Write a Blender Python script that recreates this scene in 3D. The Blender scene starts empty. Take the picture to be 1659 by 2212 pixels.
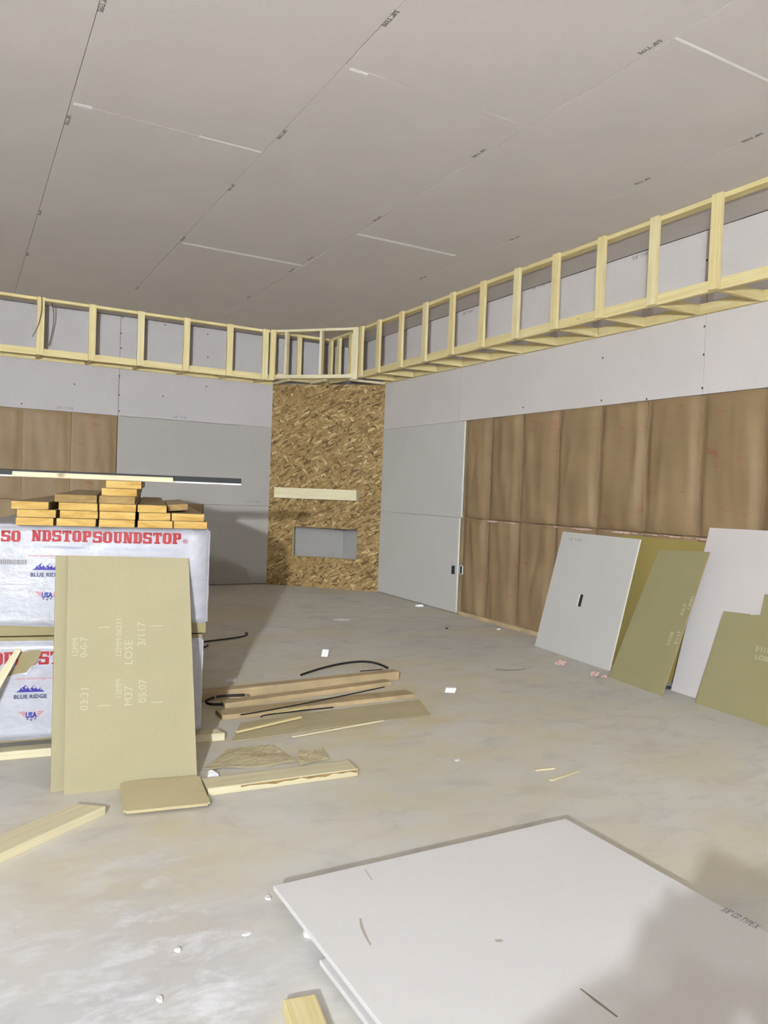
import bpy, bmesh, math, random
from mathutils import Vector, Matrix
R = random.Random(7)
sc = bpy.context.scene
COL = sc.collection

# ------------------------------------------------------------------ camera (a phone held at eye height)
FPX, PITCH, ROLL, YAW, EYE = 1658.8, -0.025567, 0.0384586, 0.5045303, 1.50233
WB, WR, HC = 11.3695, 5.528, 3.842          # back wall Y, right wall X, ceiling height
_cy, _sy, _cp, _sp = math.cos(YAW), math.sin(YAW), math.cos(PITCH), math.sin(PITCH)
FW = Vector((_sy*_cp, _cy*_cp, _sp)); _rt = Vector((_cy, -_sy, 0)); _up = _rt.cross(FW)
RT = math.cos(ROLL)*_rt + math.sin(ROLL)*_up
UP = -math.sin(ROLL)*_rt + math.cos(ROLL)*_up
CAMP = Vector((0, 0, EYE))
cd = bpy.data.cameras.new('camera'); cam = bpy.data.objects.new('camera', cd); COL.objects.link(cam)
cd.sensor_fit = 'VERTICAL'; cd.sensor_height = 24.0; cd.lens = FPX*24/2212
cd.clip_start = 0.05; cd.clip_end = 100
m = Matrix.Identity(4)
for i in range(3):
    m[i][0] = RT[i]; m[i][1] = UP[i]; m[i][2] = -FW[i]; m[i][3] = CAMP[i]
cam.matrix_world = m
sc.camera = cam

def ray(x, y): return FW + RT*((x-829.5)/FPX) - UP*((y-1106)/FPX)
def F(x, y, z=0.0):
    d = ray(x, y); return CAMP + d*((z-EYE)/d.z)
def XP(x, y, X):
    d = ray(x, y); return CAMP + d*(X/d.x)
def YP(x, y, Y):
    d = ray(x, y); return CAMP + d*(Y/d.y)

# ------------------------------------------------------------------ materials
def lin(c):
    return tuple(((v/255)/12.92 if v/255 <= .04045 else ((v/255+.055)/1.055)**2.4) for v in c)
class NT:
    def __init__(s, name):
        s.m = bpy.data.materials.new(name); s.m.use_nodes = True
        s.t = s.m.node_tree; s.n = s.t.nodes; s.n.clear()
        s.out = s.n.new('ShaderNodeOutputMaterial'); s.b = s.n.new('ShaderNodeBsdfPrincipled')
        s.t.links.new(s.b.outputs[0], s.out.inputs[0])
        s.tc = s.n.new('ShaderNodeTexCoord')
    def link(s, a, b): s.t.links.new(a, b)
    def mapping(s, scale=(1,1,1), rot=(0,0,0), loc=(0,0,0), src='Object'):
        mp = s.n.new('ShaderNodeMapping'); mp.inputs['Scale'].default_value = scale
        mp.inputs['Rotation'].default_value = rot; mp.inputs['Location'].default_value = loc
        s.link(s.tc.outputs[src], mp.inputs[0]); return mp.outputs[0]
    def noise(s, vec, scale, detail=3, rough=.55, dist=0):
        n = s.n.new('ShaderNodeTexNoise'); n.inputs['Scale'].default_value = scale
        n.inputs['Detail'].default_value = detail; n.inputs['Roughness'].default_value = rough
        n.inputs['Distortion'].default_value = dist
        s.link(vec, n.inputs['Vector']); return n.outputs['Fac']
    def ramp(s, fac, stops):
        r = s.n.new('ShaderNodeValToRGB'); e = r.color_ramp.elements
        while len(e) < len(stops): e.new(.5)
        for i, (p, c) in enumerate(stops):
            e[i].position = p; e[i].color = (c, c, c, 1) if not isinstance(c, tuple) else (*c, 1)
        s.link(fac, r.inputs[0]); return r.outputs[0]
    def mix(s, fac, a, b, mode='MIX'):
        x = s.n.new('ShaderNodeMix'); x.data_type = 'RGBA'; x.blend_type = mode
        for v, k in ((fac, 0), (a, 6), (b, 7)):
            if hasattr(v, 'links'): s.link(v, x.inputs[k])
            elif k == 0: x.inputs[0].default_value = v
            else: x.inputs[k].default_value = (*v, 1)
        return x.outputs[2]
    def math(s, op, a, b=0.0):
        x = s.n.new('ShaderNodeMath'); x.operation = op
        for v, k in ((a, 0), (b, 1)):
            if hasattr(v, 'links'): s.link(v, x.inputs[k])
            else: x.inputs[k].default_value = v
        return x.outputs[0]
    def done(s, col, rough=.85, bump=None, bstr=.2, bdist=.01, spec=.25):
        if hasattr(col, 'links'): s.link(col, s.b.inputs['Base Color'])
        else: s.b.inputs['Base Color'].default_value = (*col, 1)
        s.b.inputs['Roughness'].default_value = rough
        s.b.inputs['Specular IOR Level'].default_value = spec
        if bump is not None:
            bp = s.n.new('ShaderNodeBump'); bp.inputs['Strength'].default_value = bstr
            bp.inputs['Distance'].default_value = bdist
            s.link(bump, bp.inputs['Height']); s.link(bp.outputs[0], s.b.inputs['Normal'])
        return s.m

def plain(name, c, rough=.8, spec=.3, var=.06, scale=8):
    t = NT(name); c = lin(c); v = t.mapping()
    col = t.mix(t.ramp(t.noise(v, scale), [(.3, 0.), (.7, 1.)]), tuple(x*(1-var) for x in c), tuple(min(1, x*(1+var)) for x in c))
    return t.done(col, rough, spec=spec)

def drywall(name, c, dirt=.05):
    t = NT(name); c = lin(c); v = t.mapping()
    big = t.ramp(t.noise(v, 1.3, 4), [(.3, 0.), (.72, 1.)])
    col = t.mix(big, tuple(x*(1-dirt) for x in c), c)
    fine = t.noise(v, 90, 2)
    col = t.mix(.05, col, t.ramp(fine, [(.3, .1), (.7, 1.)]), 'OVERLAY')
    return t.done(col, .88, fine, .05, .002, .2)

def pine(name, a, b, grain=(1.2, 38, 38), knots=True, dust=0.0):
    t = NT(name); a = lin(a); b = lin(b)
    oi = t.n.new('ShaderNodeObjectInfo')
    off = t.n.new('ShaderNodeVectorMath'); off.operation = 'ADD'
    sc_ = t.n.new('ShaderNodeVectorMath'); sc_.operation = 'SCALE'; sc_.inputs['Scale'].default_value = 37
    cmb = t.n.new('ShaderNodeCombineXYZ')
    for k in range(3): t.link(oi.outputs['Random'], cmb.inputs[k])
    t.link(cmb.outputs[0], sc_.inputs[0]); t.link(t.tc.outputs['Object'], off.inputs[0]); t.link(sc_.outputs[0], off.inputs[1])
    mp = t.n.new('ShaderNodeMapping'); mp.inputs['Scale'].default_value = grain; t.link(off.outputs[0], mp.inputs[0])
    g = t.noise(mp.outputs[0], 1.0, 4, .6, .6)
    col = t.mix(t.ramp(g, [(.35, 0.), (.65, 1.)]), b, a)
    big = t.noise(off.outputs[0], 2.2, 3)
    col = t.mix(t.ramp(big, [(.35, 0.), (.7, .35)]), col, tuple(x*.82 for x in b))
    if knots:
        vo = t.n.new('ShaderNodeTexVoronoi'); vo.inputs['Scale'].default_value = 3.2
        mp2 = t.n.new('ShaderNodeMapping'); mp2.inputs['Scale'].default_value = (.75, 1.2, 1.2); t.link(off.outputs[0], mp2.inputs[0])
        t.link(mp2.outputs[0], vo.inputs['Vector'])
        col = t.mix(t.ramp(vo.outputs['Distance'], [(.03, .8), (.075, 0.)]), col, lin((120, 82, 40)))
    if dust:
        col = t.mix(t.ramp(t.noise(off.outputs[0], 5, 4), [(.3, 0.), (.75, dust)]), col, lin((150, 135, 112)))
    return t.done(col, .75, g, .08, .003, .2)

M = {}
M['dry_white'] = drywall('white drywall paper', (188, 182, 180))
M['dry_grey'] = drywall('grey drywall paper', (172, 167, 161))
M['dry_ceil'] = drywall('ceiling drywall paper', (224, 216, 210), .06)
M['dry_right'] = drywall('lit white drywall paper', (214, 206, 202))  # lighter copy of the back wall paper: right wall's light in the colour
M['dry_right_grey'] = drywall('lit grey drywall paper', (204, 200, 194))  # grey paper lightened the same way, right wall's light in the colour
M['dry_lit'] = drywall('lit foreground drywall paper', (232, 229, 226), .03)  # wall paper again, lightened: the foreground's light is put into the colour
M['dry_edge'] = plain('gypsum edge', (238, 232, 220), .9)
M['paste'] = plain('joint paper', (254, 252, 248), .9)
M['ink'] = plain('printed ink', (122, 117, 117), .9)
M['gap'] = plain('sheet gap', (158, 150, 144), .9)
M['ink_soft'] = plain('faint ink', (150, 147, 147), .9)
M['seam'] = plain('dark seam', (92, 86, 80), .9)
M['pine'] = pine('pine lumber', (238, 224, 174), (225, 205, 146))
M['pine_dusty'] = pine('dusty pine', (214, 190, 148), (196, 170, 128), dust=.7)
M['pine_mid'] = pine('light pine lumber', (240, 228, 184), (226, 209, 156))
M['pine_pale'] = pine('pale pine', (236, 227, 194), (222, 209, 170))
M['endgrain'] = pine('yellow end grain', (222, 190, 118), (190, 150, 78), (9, 5, 22), False)
M['endgrain_dk'] = pine('weathered end grain', (176, 148, 98), (140, 112, 70), (12, 9, 30), False)
M['pine_shaded'] = pine('shaded plank', (190, 170, 135), (170, 148, 112), dust=.5)  # dusty pine browned: grazing shade on the plank tops is in the colour
M['black'] = plain('black rubber', (22, 21, 23), .55, .4)
M['dark'] = plain('recess shade', (40, 38, 36), .9)  # flat near-black standing in for shade inside recesses
M['box_dark'] = plain('dark box', (54, 60, 62), .6)
M['wire'] = plain('grey cable', (120, 112, 100), .6)
M['pink'] = plain('pink fiberglass', (212, 178, 170), .95, .1, .2, 30)
M['scrap'] = plain('white scrap', (240, 238, 236), .9)
M['red'] = plain('red print', (176, 42, 45), .5, .4)
M['redpale'] = plain('pale red print', (214, 128, 134), .5, .4)
M['blue'] = plain('blue print', (58, 52, 150), .5, .4)
M['navy'] = plain('dark blue print', (66, 66, 108), .5, .4)
M['greyprint'] = plain('grey print', (178, 184, 200), .5, .4)
M['chalk'] = plain('white ink stamp', (200, 191, 163), .9)

def fiber(name, c):
    t = NT(name); c = lin(c); v = t.mapping()
    big = t.noise(v, 2.5, 4); fine = t.noise(t.mapping((60, 160, 60)), 1, 2)
    col = t.mix(t.ramp(big, [(.3, 0.), (.7, 1.)]), tuple(x*.93 for x in c), c)
    col = t.mix(t.ramp(fine, [(.3, .14), (.7, 0.)]), col, tuple(x*.7 for x in c))
    return t.done(col, .92, fine, .12, .002, .1)
M['fiber'] = fiber('tan fiberboard', (182, 172, 139))
M['fiber_olive'] = fiber('olive fiberboard', (158, 150, 112))
M['fiber_yellow'] = fiber('yellow olive fiberboard', (160, 142, 84))
M['fiber_lit'] = fiber('lit tan fiberboard', (206, 192, 152))  # tan fiberboard copy, lightened: light on the floor square put into the colour
M['fiber_edge'] = fiber('fiberboard core', (165, 152, 114))
M['cardboard'] = fiber('brown dusty cardboard', (200, 186, 150))

def m_wrap():
    t = NT('white plastic wrap'); v = t.mapping((1, 1, 1.6))
    n1 = t.noise(v, 5, 5, .6, 1.2); n2 = t.noise(t.mapping((1, 1, 1), (0, .7, 0)), 11, 3, .5, .8)
    col = t.mix(t.ramp(n1, [(.3, 0.), (.7, 1.)]), lin((180, 179, 186)), lin((203, 203, 210)))
    h = t.math('ADD', n1, t.math('MULTIPLY', n2, .45))
    mm = t.done(col, .3, h, .28, .03, .5); return mm
M['wrap'] = m_wrap()

def m_kraft():
    t = NT('kraft paper facing')
    oi = t.n.new('ShaderNodeObjectInfo'); cmb = t.n.new('ShaderNodeCombineXYZ')
    for k in range(3): t.link(oi.outputs['Random'], cmb.inputs[k])
    sc_ = t.n.new('ShaderNodeVectorMath'); sc_.operation = 'SCALE'; sc_.inputs['Scale'].default_value = 53; t.link(cmb.outputs[0], sc_.inputs[0])
    off = t.n.new('ShaderNodeVectorMath'); off.operation = 'ADD'; t.link(t.tc.outputs['Object'], off.inputs[0]); t.link(sc_.outputs[0], off.inputs[1])
    v = off.outputs[0]
    def mp(scale, rot=(0, 0, 0)):
        m_ = t.n.new('ShaderNodeMapping'); m_.inputs['Scale'].default_value = scale; m_.inputs['Rotation'].default_value = rot; t.link(v, m_.inputs[0]); return m_.outputs[0]
    a = lin((154, 130, 97)); b = lin((137, 114, 82))
    col = t.mix(t.ramp(t.noise(v, 2.4, 5), [(.3, 0.), (.7, 1.)]), b, a)
    st = t.ramp(t.noise(mp((5, 5, 30)), 1, 2), [(.52, 0.), (.66, 1.)])
    bl = t.ramp(t.noise(mp((6, 6, 8)), 1.0, 1), [(.58, 0.), (.68, .5)])
    col = t.mix(t.math('MULTIPLY', st, bl), col, lin((150, 76, 60)))
    cr = t.math('ADD', t.noise(mp((1, 1, .55), (0, .5, 0)), 3.2, 2, .45, .1), t.math('MULTIPLY', t.noise(mp((1, 1, .4), (0, -.7, 0)), 6, 1, .4), .25))
    return t.done(col, .55, cr, .3, .04, .35)
M['kraft'] = m_kraft()

def m_osb():
    t = NT('oriented strand board')
    v = t.mapping()
    nz = t.n.new('ShaderNodeTexNoise'); nz.inputs['Scale'].default_value = 4; t.link(v, nz.inputs['Vector'])
    col = None
    for k, (rot, scx, scz, w) in enumerate([(-.4, 10, 40, 1), (.3, 11, 42, .42), (-1.0, 10, 40, .42), (.9, 12, 46, .25), (-.45, 12, 50, .4)]):
        mp = t.n.new('ShaderNodeMapping'); mp.inputs['Rotation'].default_value = (0, -rot, 0)
        t.link(t.tc.outputs['Object'], mp.inputs[0])
        ad = t.mix(.04, mp.outputs[0], nz.outputs['Color'], 'ADD')
        mp2 = t.n.new('ShaderNodeMapping'); mp2.inputs['Scale'].default_value = (scx, 1, scz)
        mp2.inputs['Location'].default_value = (k*3.1, k*1.7, k*5.3)
        t.link(ad, mp2.inputs[0])
        vo = t.n.new('ShaderNodeTexVoronoi'); vo.inputs['Scale'].default_value = 1
        t.link(mp2.outputs[0], vo.inputs['Vector'])
        sep = t.n.new('ShaderNodeSeparateColor'); t.link(vo.outputs['Color'], sep.inputs[0])
        c = t.ramp(sep.outputs[0], [(0., lin((86, 66, 38))), (.2, lin((132, 106, 65))), (.6, lin((160, 132, 84))), (.9, lin((176, 149, 100))), (1., lin((212, 190, 142)))])
        if col is None: col = c
        else: col = t.mix(t.ramp(sep.outputs[1], [(1-w-.02, 0.), (1-w+.02, 1.)]), col, c)
    col = t.mix(t.ramp(t.noise(v, 1.6, 3), [(.3, .3), (.7, 0.)]), col, lin((120, 92, 52)))
    return t.done(col, .6, None, spec=.3)
M['osb'] = m_osb()

def m_floor():
    t = NT('dusty concrete'); v = t.mapping()
    base = t.mix(t.ramp(t.noise(v, .55, 3, .6), [(.3, 0.), (.7, 1.)]), lin((214, 211, 204)), lin((232, 228, 218)))
    mott = t.noise(t.mapping((1.3, 2.2, 1), (0, 0, .5)), 2.6, 5, .68, .5)
    base = t.mix(t.ramp(mott, [(.34, .5), (.5, 0.)]), base, lin((190, 186, 184)))
    wob = t.math('MULTIPLY', t.math('SUBTRACT', t.noise(v, 1.2, 3), .5), 2.2)
    def blob(cx, cy, r, soft):
        d = t.n.new('ShaderNodeVectorMath'); d.operation = 'DISTANCE'; d.inputs[1].default_value = (cx, cy, 0)
        t.link(v, d.inputs[0])
        x = t.math('ADD', d.outputs['Value'], wob)
        return t.ramp(t.math('DIVIDE', x, r), [(max(0, 1-soft), 1.), (1., 0.)])
    dust = t.math('MAXIMUM', blob(2.3, 4.6, 2.4, .8), blob(.7, 3.0, 1.0, .8))
    dn = t.ramp(t.noise(t.mapping((1.3, 2.4, 1), (0, 0, .4)), 1.7, 4, .65), [(.36, .15), (.66, 1.)])
    base = t.mix(t.math('MULTIPLY', t.math('MULTIPLY', dust, dn), .9), base, lin((220, 205, 164)))
    yel = t.ramp(t.noise(t.mapping((1, 1.6, 1), (0, 0, .3), (4, 2, 0)), 0.9, 3), [(.5, 0.), (.68, .6)])
    base = t.mix(yel, base, lin((224, 214, 184)))
    # white plaster dust near the entrance end
    near = blob(.35, 2.1, 1.25, .75)
    wn = t.ramp(t.noise(t.mapping((2.2, 4.2, 1), (0, 0, .35)), 2.2, 5, .7, .3), [(.47, 0.), (.68, .85)])
    base = t.mix(t.math('MULTIPLY', near, .55), base, lin((204, 204, 210)))
    base = t.mix(t.math('MULTIPLY', near, wn), base, lin((246, 246, 248)))
    vo = t.n.new('ShaderNodeTexVoronoi'); vo.inputs['Scale'].default_value = 4.5; vo.inputs['Randomness'].default_value = 1
    t.link(t.mix(.12, v, t.noise(v, 9, 2), 'ADD'), vo.inputs['Vector'])
    spk = t.ramp(vo.outputs['Distance'], [(.03, 1.), (.085, 0.)])
    sel = t.n.new('ShaderNodeSeparateColor'); t.link(vo.outputs['Color'], sel.inputs[0])
    spk = t.math('MULTIPLY', spk, t.ramp(sel.outputs[0], [(.72, 0.), (.75, .9)]))
    spk = t.math('MULTIPLY', spk, t.math('MAXIMUM', blob(.7, 2.3, 1.7, .5), .12))
    base = t.mix(spk, base, lin((244, 243, 242)))
    fine = t.noise(v, 60, 1)
    return t.done(base, .62, fine, .06, .003, .3)
M['floor'] = m_floor()

# ------------------------------------------------------------------ builders
def tag(o, label=None, cat=None, group=None, kind=None):
    if label: o['label'] = label
    if cat: o['category'] = cat
    if group: o['group'] = group
    if kind: o['kind'] = kind
    return o
def link(name, me, mats, parent=None):
    o = bpy.data.objects.new(name, me); COL.objects.link(o)
    for x in (mats if isinstance(mats, (list, tuple)) else [mats]): me.materials.append(M[x])
    if parent: o.parent = parent
    return o
def empty(name, loc=(0,0,0), rz=0):
    o = bpy.data.objects.new(name, None); COL.objects.link(o); o.location = loc; o.rotation_euler.z = rz
    o.empty_display_size = .1
    return o
def bm_obj(name, bm, mats, parent=None, smooth=False):
    bmesh.ops.recalc_face_normals(bm, faces=bm.faces[:])
    me = bpy.data.meshes.new(name); bm.to_mesh(me); bm.free()
    if smooth:
        for p in me.polygons: p.use_smooth = True
    return link(name, me, mats, parent)
def bm_box(bm, c, d, bev=0.0):
    vs = bmesh.ops.create_cube(bm, size=1.0)['verts']
    for v in vs: v.co = Vector((v.co.x*d[0]+c[0], v.co.y*d[1]+c[1], v.co.z*d[2]+c[2]))
    if bev:
        es = list({e for v in vs for e in v.link_edges})
        bmesh.ops.bevel(bm, geom=es, offset=bev, segments=2, affect='EDGES', profile=.6)
def box(name, c, d, mats, parent=None, bev=.003, rz=0, ends=False, world=True):
    """box centred on c; ends=True gives the two X-end faces the second material"""
    bm = bmesh.new(); bm_box(bm, (0,0,0), d, bev)
    if ends:
        bm.normal_update()
        for f in bm.faces:
            if abs(f.normal.x) > .9: f.material_index = 1
    o = bm_obj(name, bm, mats, parent)
    o.location = c; o.rotation_euler.z = rz
    return o
def lumber(name, p0, p1, w, t, z0, mats, label=None, cat='lumber', group=None, on_edge=False, bev=.004, parent=None, cut=0.0):
    """a straight stick from p0 to p1 (plan points of its centre line), bottom at z0"""
    a = Vector((p0[0], p0[1])); b = Vector((p1[0], p1[1])); L = (b-a).length
    rz = math.atan2(b.y-a.y, b.x-a.x); c = (a+b)/2
    dy, dz = (t, w) if on_edge else (w, t)
    o = box(name, (c.x, c.y, z0+dz/2), (L, dy, dz), mats, parent, bev, rz, ends=isinstance(mats, (list, tuple)) and len(mats) > 1)
    if cut:
        for v in o.data.vertices:
            if v.co.x > 0: v.co.x -= cut*(v.co.y/dy+.5)
    if label: tag(o, label, cat, group)
    return o
def prism(name, pts, th, mats, parent=None, hole=None, edge=None):
    """polygon pts (u,v) in the local XZ plane, front at y=0, thickness th to +y. hole = (u0,u1,v0,v1)"""
    bm = bmesh.new()
    if hole:
        u0, u1, v0, v1 = hole
        us = sorted({p[0] for p in pts}); vs_ = sorted({p[1] for p in pts})
        U = [us[0], u0, u1, us[-1]]; V = [vs_[0], v0, v1, vs_[-1]]
        for (i, j) in [(i, j) for i in range(3) for j in range(3) if not (i == 1 and j == 1)]:
            q = [bm.verts.new((U[a], 0, V[b])) for a, b in ((i, j), (i+1, j), (i+1, j+1), (i, j+1))]
            bm.faces.new(q)
        bmesh.ops.remove_doubles(bm, verts=bm.verts[:], dist=1e-5)
    else:
        bm.faces.new([bm.verts.new((u, 0, v)) for u, v in pts])
    front = bm.faces[:]
    r = bmesh.ops.extrude_face_region(bm, geom=front)
    for v in [g for g in r['geom'] if isinstance(g, bmesh.types.BMVert)]: v.co.y += th
    bm.normal_update()
    if isinstance(mats, (list, tuple)) and len(mats) > 1:
        for f in bm.faces:
            if abs(f.normal.y) < .5: f.material_index = 1
    return bm_obj(name, bm, mats, parent)
def frame_matrix(bl, br, tl):
    """local x along bl->br, z up towards tl, y away from the viewer"""
    x = (br-bl).normalized(); z = (tl-bl); z = (z - x*z.dot(x)).normalized(); y = z.cross(x)
    mm = Matrix.Identity(4)
    for i in range(3): mm[i][0] = x[i]; mm[i][1] = y[i]; mm[i][2] = z[i]; mm[i][3] = bl[i]
    return mm
def lean(name, bl, br, tl, tr, th, mats, label, cat, hole=None, extra=None):
    mm = frame_matrix(bl, br, tl); inv = mm.inverted()
    P = [inv @ p for p in ([bl, br, tr, tl] if extra is None else extra)]
    pts = [(p.x, p.z) for p in P]
    if hole:
        w = pts[1][0]; h = (pts[2][1]+pts[3][1])/2; pts = [(0, 0), (w, 0), (w, h), (0, h)]
    o = prism(name, pts, th, mats, None, hole)
    o.matrix_world = mm
    return tag(o, label, cat), inv
def text(name, s, size, mat, parent, mtx, align='LEFT', bold=0.0, sx=1.0):
    c = bpy.data.curves.new(name, 'FONT'); c.body = s; c.size = size; c.align_x = align; c.offset = bold
    c.resolution_u = 2
    t = bpy.data.objects.new(name, c); COL.objects.link(t)
    bpy.context.view_layer.update()
    dg = bpy.context.evaluated_depsgraph_get()
    me = bpy.data.meshes.new_from_object(t.evaluated_get(dg))
    bpy.data.objects.remove(t); bpy.data.curves.remove(c)
    me.transform(Matrix.Diagonal((sx, 1, 1, 1)))
    me.materials.clear()
    o = link(name, me, mat, parent); o.matrix_local = mtx
    return o
XZ = Matrix.Rotation(math.pi/2, 4, 'X')      # text in the local XZ plane, facing -Y
def tube(name, pts, r, mat, parent=None, seg=8):
    cu = bpy.data.curves.new(name, 'CURVE'); cu.dimensions = '3D'; cu.bevel_depth = r; cu.bevel_resolution = 2; cu.use_fill_caps = True
    sp = cu.splines.new('NURBS'); sp.points.add(len(pts)-1); sp.use_endpoint_u = True; sp.order_u = min(4, len(pts)); sp.resolution_u = 8
    for i, p in enumerate(pts): sp.points[i].co = (*p, 1)
    t = bpy.data.objects.new(name, cu); COL.objects.link(t)
    bpy.context.view_layer.update()
    me = bpy.data.meshes.new_from_object(t.evaluated_get(bpy.context.evaluated_depsgraph_get()))
    bpy.data.objects.remove(t); bpy.data.curves.remove(cu)
    me.materials.clear()
    for p in me.polygons: p.use_smooth = True
    return link(name, me, mat, parent)

# ------------------------------------------------------------------ the room shell
XL, YF = -6.0, -7.0
def shell(name, c, d, mat):
    o = box(name, c, d, mat, None, 0); tag(o, kind='structure'); return o
floor = shell('floor', (0, 0, -.1), (40, 40, .2), 'floor')
floor['label'] = 'dusty grey concrete floor'
ceiling = shell('ceiling', ((XL+WR)/2, (YF+WB)/2, HC+.113), (WR-XL+.4, WB-YF+.4, .2), 'gap')
wall_right = shell('wall_right', (WR+.15, (YF+WB)/2, HC/2), (.1, WB-YF+.4, HC), 'pine_dusty')
wall_back = shell('wall_back', ((XL+WR)/2, WB+.15, HC/2), (WR-XL+.4, .1, HC), 'pine_dusty')
wall_left = shell('wall_left', (XL-.05, (YF+WB)/2, HC/2), (.1, WB-YF, HC), 'dry_white')
wall_front = shell('wall_front', ((XL+WR)/2, YF-.05, HC/2), (WR-XL, .1, HC), 'dry_white')
def child(o, parent):
    o.parent = parent; o.matrix_parent_inverse = parent.matrix_basis.inverted(); return o
DT = .013
def sheet(parent, lo, hi, mat, bev=.0025):
    c = tuple((a+b)/2 for a, b in zip(lo, hi)); d = tuple(b-a for a, b in zip(lo, hi))
    o = box('drywall_sheet', c, d, mat, None, bev); return child(o, parent)
g = .002
# ceiling sheets, running down the room
seamsX = [-5.96, -4.46, -3.21, -1.96, -.70, .545, 1.80, 3.09, 4.35, 5.52]
joints = [[3.0], [-1, 7.], [2., 9.], [-2.5, 6.2], [0, 3.66], [-2.1, 1.56, 5.21, 8.87], [-3.4, .25, 3.9, 7.56], [-.9, 2.77, 6.34, 10.0], [-3., .9, 4.5, 8.2]]
sheets_c = {}
for i in range(len(seamsX)-1):
    ys = [YF+.02]+joints[i]+[WB-.02]
    for j in range(len(ys)-1):
        o = sheet(ceiling, (seamsX[i]+g*.7, ys[j]+g*.3, HC), (seamsX[i+1]-g*.7, ys[j+1]-g*.3, HC+DT), 'dry_ceil')
        sheets_c[(i, j)] = o
def ceil_joint(x0, x1, y, w=.022):
    o = box('butt_joint', ((x0+x1)/2, y, HC+.0005), (x1-x0, w, .004), 'paste', None, .001); child(o, ceiling)
ceil_joint(.56, .67, 5.21, .035); ceil_joint(1.35, 1.79, 5.21, .02); ceil_joint(1.83, 3.08, 7.56, .05); ceil_joint(3.11, 4.18, 6.34, .045)
ceil_joint(3.1, 4.33, 2.77, .016); ceil_joint(1.84, 1.95, 3.92, .02)
def ceil_mark(px, py, s='5/8" TYPE', size=.05, dx=0.0):
    p = F(px, py, HC)
    mt = Matrix.Translation((p.x+dx, p.y, HC-.0012)) @ Matrix.Rotation(math.pi/2, 4, 'Z') @ Matrix.Rotation(math.pi, 4, 'X')
    o = text('printed_mark', s, size, 'ink', None, mt, 'CENTER', .0012, 1.0); child(o, ceiling)
for px, py in [(216, 6), (142, 258), (83, 459), (57, 549), (838, 38), (605, 289), (496, 404), (393, 515), (294, 622),
               (1400, 100), (1031, 330), (812, 472), (668, 558), (628, 583), (535, 641), (1622, 296), (1385, 390), (1110, 514), (912, 599)]:
    ceil_mark(px, py, size=.036 if py < 450 else .032)

# right wall cladding: low and middle row by the corner, top row all along
YE1, ZA, ZB = 8.03, 1.219, 2.44
YC = 10.11
RX = (WR, WR+DT)
sheet(wall_right, (RX[0], YE1, .01), (RX[1], WB, ZA-g), 'dry_right_grey')
sheet(wall_right, (RX[0], YE1-.035, ZA+g), (RX[1], WB, ZB-g), 'dry_right_grey')
yy = [WB, 8.13, 4.47, .8, -2.9, YF]
for a, b in zip(yy[1:], yy[:-1]):
    sheet(wall_right, (RX[0], a+g, ZB+g), (RX[1], b-g, HC-.001), 'dry_right')
sheet(wall_right, (RX[0], YF, 0.01), (RX[1], 1.9, ZB-g), 'dry_right_grey')
# back wall cladding
XE1 = YP(255, 897, WB).x; XE2 = 3.19
BY = (WB, WB+DT)
sheet(wall_back, (XE2, BY[0], .01), (WR, BY[1], ZA-g), 'dry_grey')
sheet(wall_back, (XE1, BY[0], ZA+g), (WR, BY[1], ZB-g), 'dry_grey')
xx = [XL, -5.4, -1.73, XE1, WR]
for a, b in zip(xx[:-1], xx[1:]):
    sheet(wall_back, (a+g, BY[0], ZB+g), (b-g, BY[1], HC-.001), 'dry_white')
# bare drywall edge standing proud at the end of the right wall sheets
for z0, z1, y in ((.01, ZA-.004, YE1-.004), (ZA+.004, ZB-.004, YE1-.039)):
    child(box('sheet_edge', (WR+.004, y, (z0+z1)/2), (.018, .012, z1-z0), 'dry_edge', None, .002), wall_right)
# factory print on the sheets
def wall_mark(px, py, wall, s='5/8" TYPE', size=.045, mat='ink_soft'):
    if wall is wall_right:
        p = XP(px, py, WR-.0015); mt = Matrix.Translation(p) @ Matrix.Rotation(-math.pi/2, 4, 'Z') @ XZ
    else:
        p = YP(px, py, WB-.0015); mt = Matrix.Translation(p) @ XZ
    child(text('printed_mark', s, size, mat, None, mt, 'CENTER', .0008, 1.2), wall)
for px, py in [(1385, 556), (1163, 622), (1010, 678)]: wall_mark(px, py, wall_right)
for px, py in [(140, 884), (389, 904), (545, 1086)]: wall_mark(px, py, wall_back)
# screw dimples
def dimples(wall, pts):
    for px, py in pts:
        bm = bmesh.new(); bmesh.ops.create_circle(bm, cap_ends=True, radius=.011, segments=8)
        o = bm_obj('screw_dimple', bm, 'seam')
        if wall is wall_right: o.location = XP(px, py, WR-.0012); o.rotation_euler = (0, -math.pi/2, 0)
        else: o.location = YP(px, py, WB-.0012); o.rotation_euler = (math.pi/2, 0, 0)
        child(o, wall)
dimples(wall_back, [(258, 812), (258, 853), (258, 888), (161, 830), (47, 872), (352, 856), (446, 835), (265, 686), (262, 720), (262, 752), (357, 702), (449, 772), (449, 722)])
dimples(wall_right, [(1522, 705), (1520, 766), (1517, 838), (1302, 773), (1397, 862), (1130, 880), (1527, 562), (1299, 865)])

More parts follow.
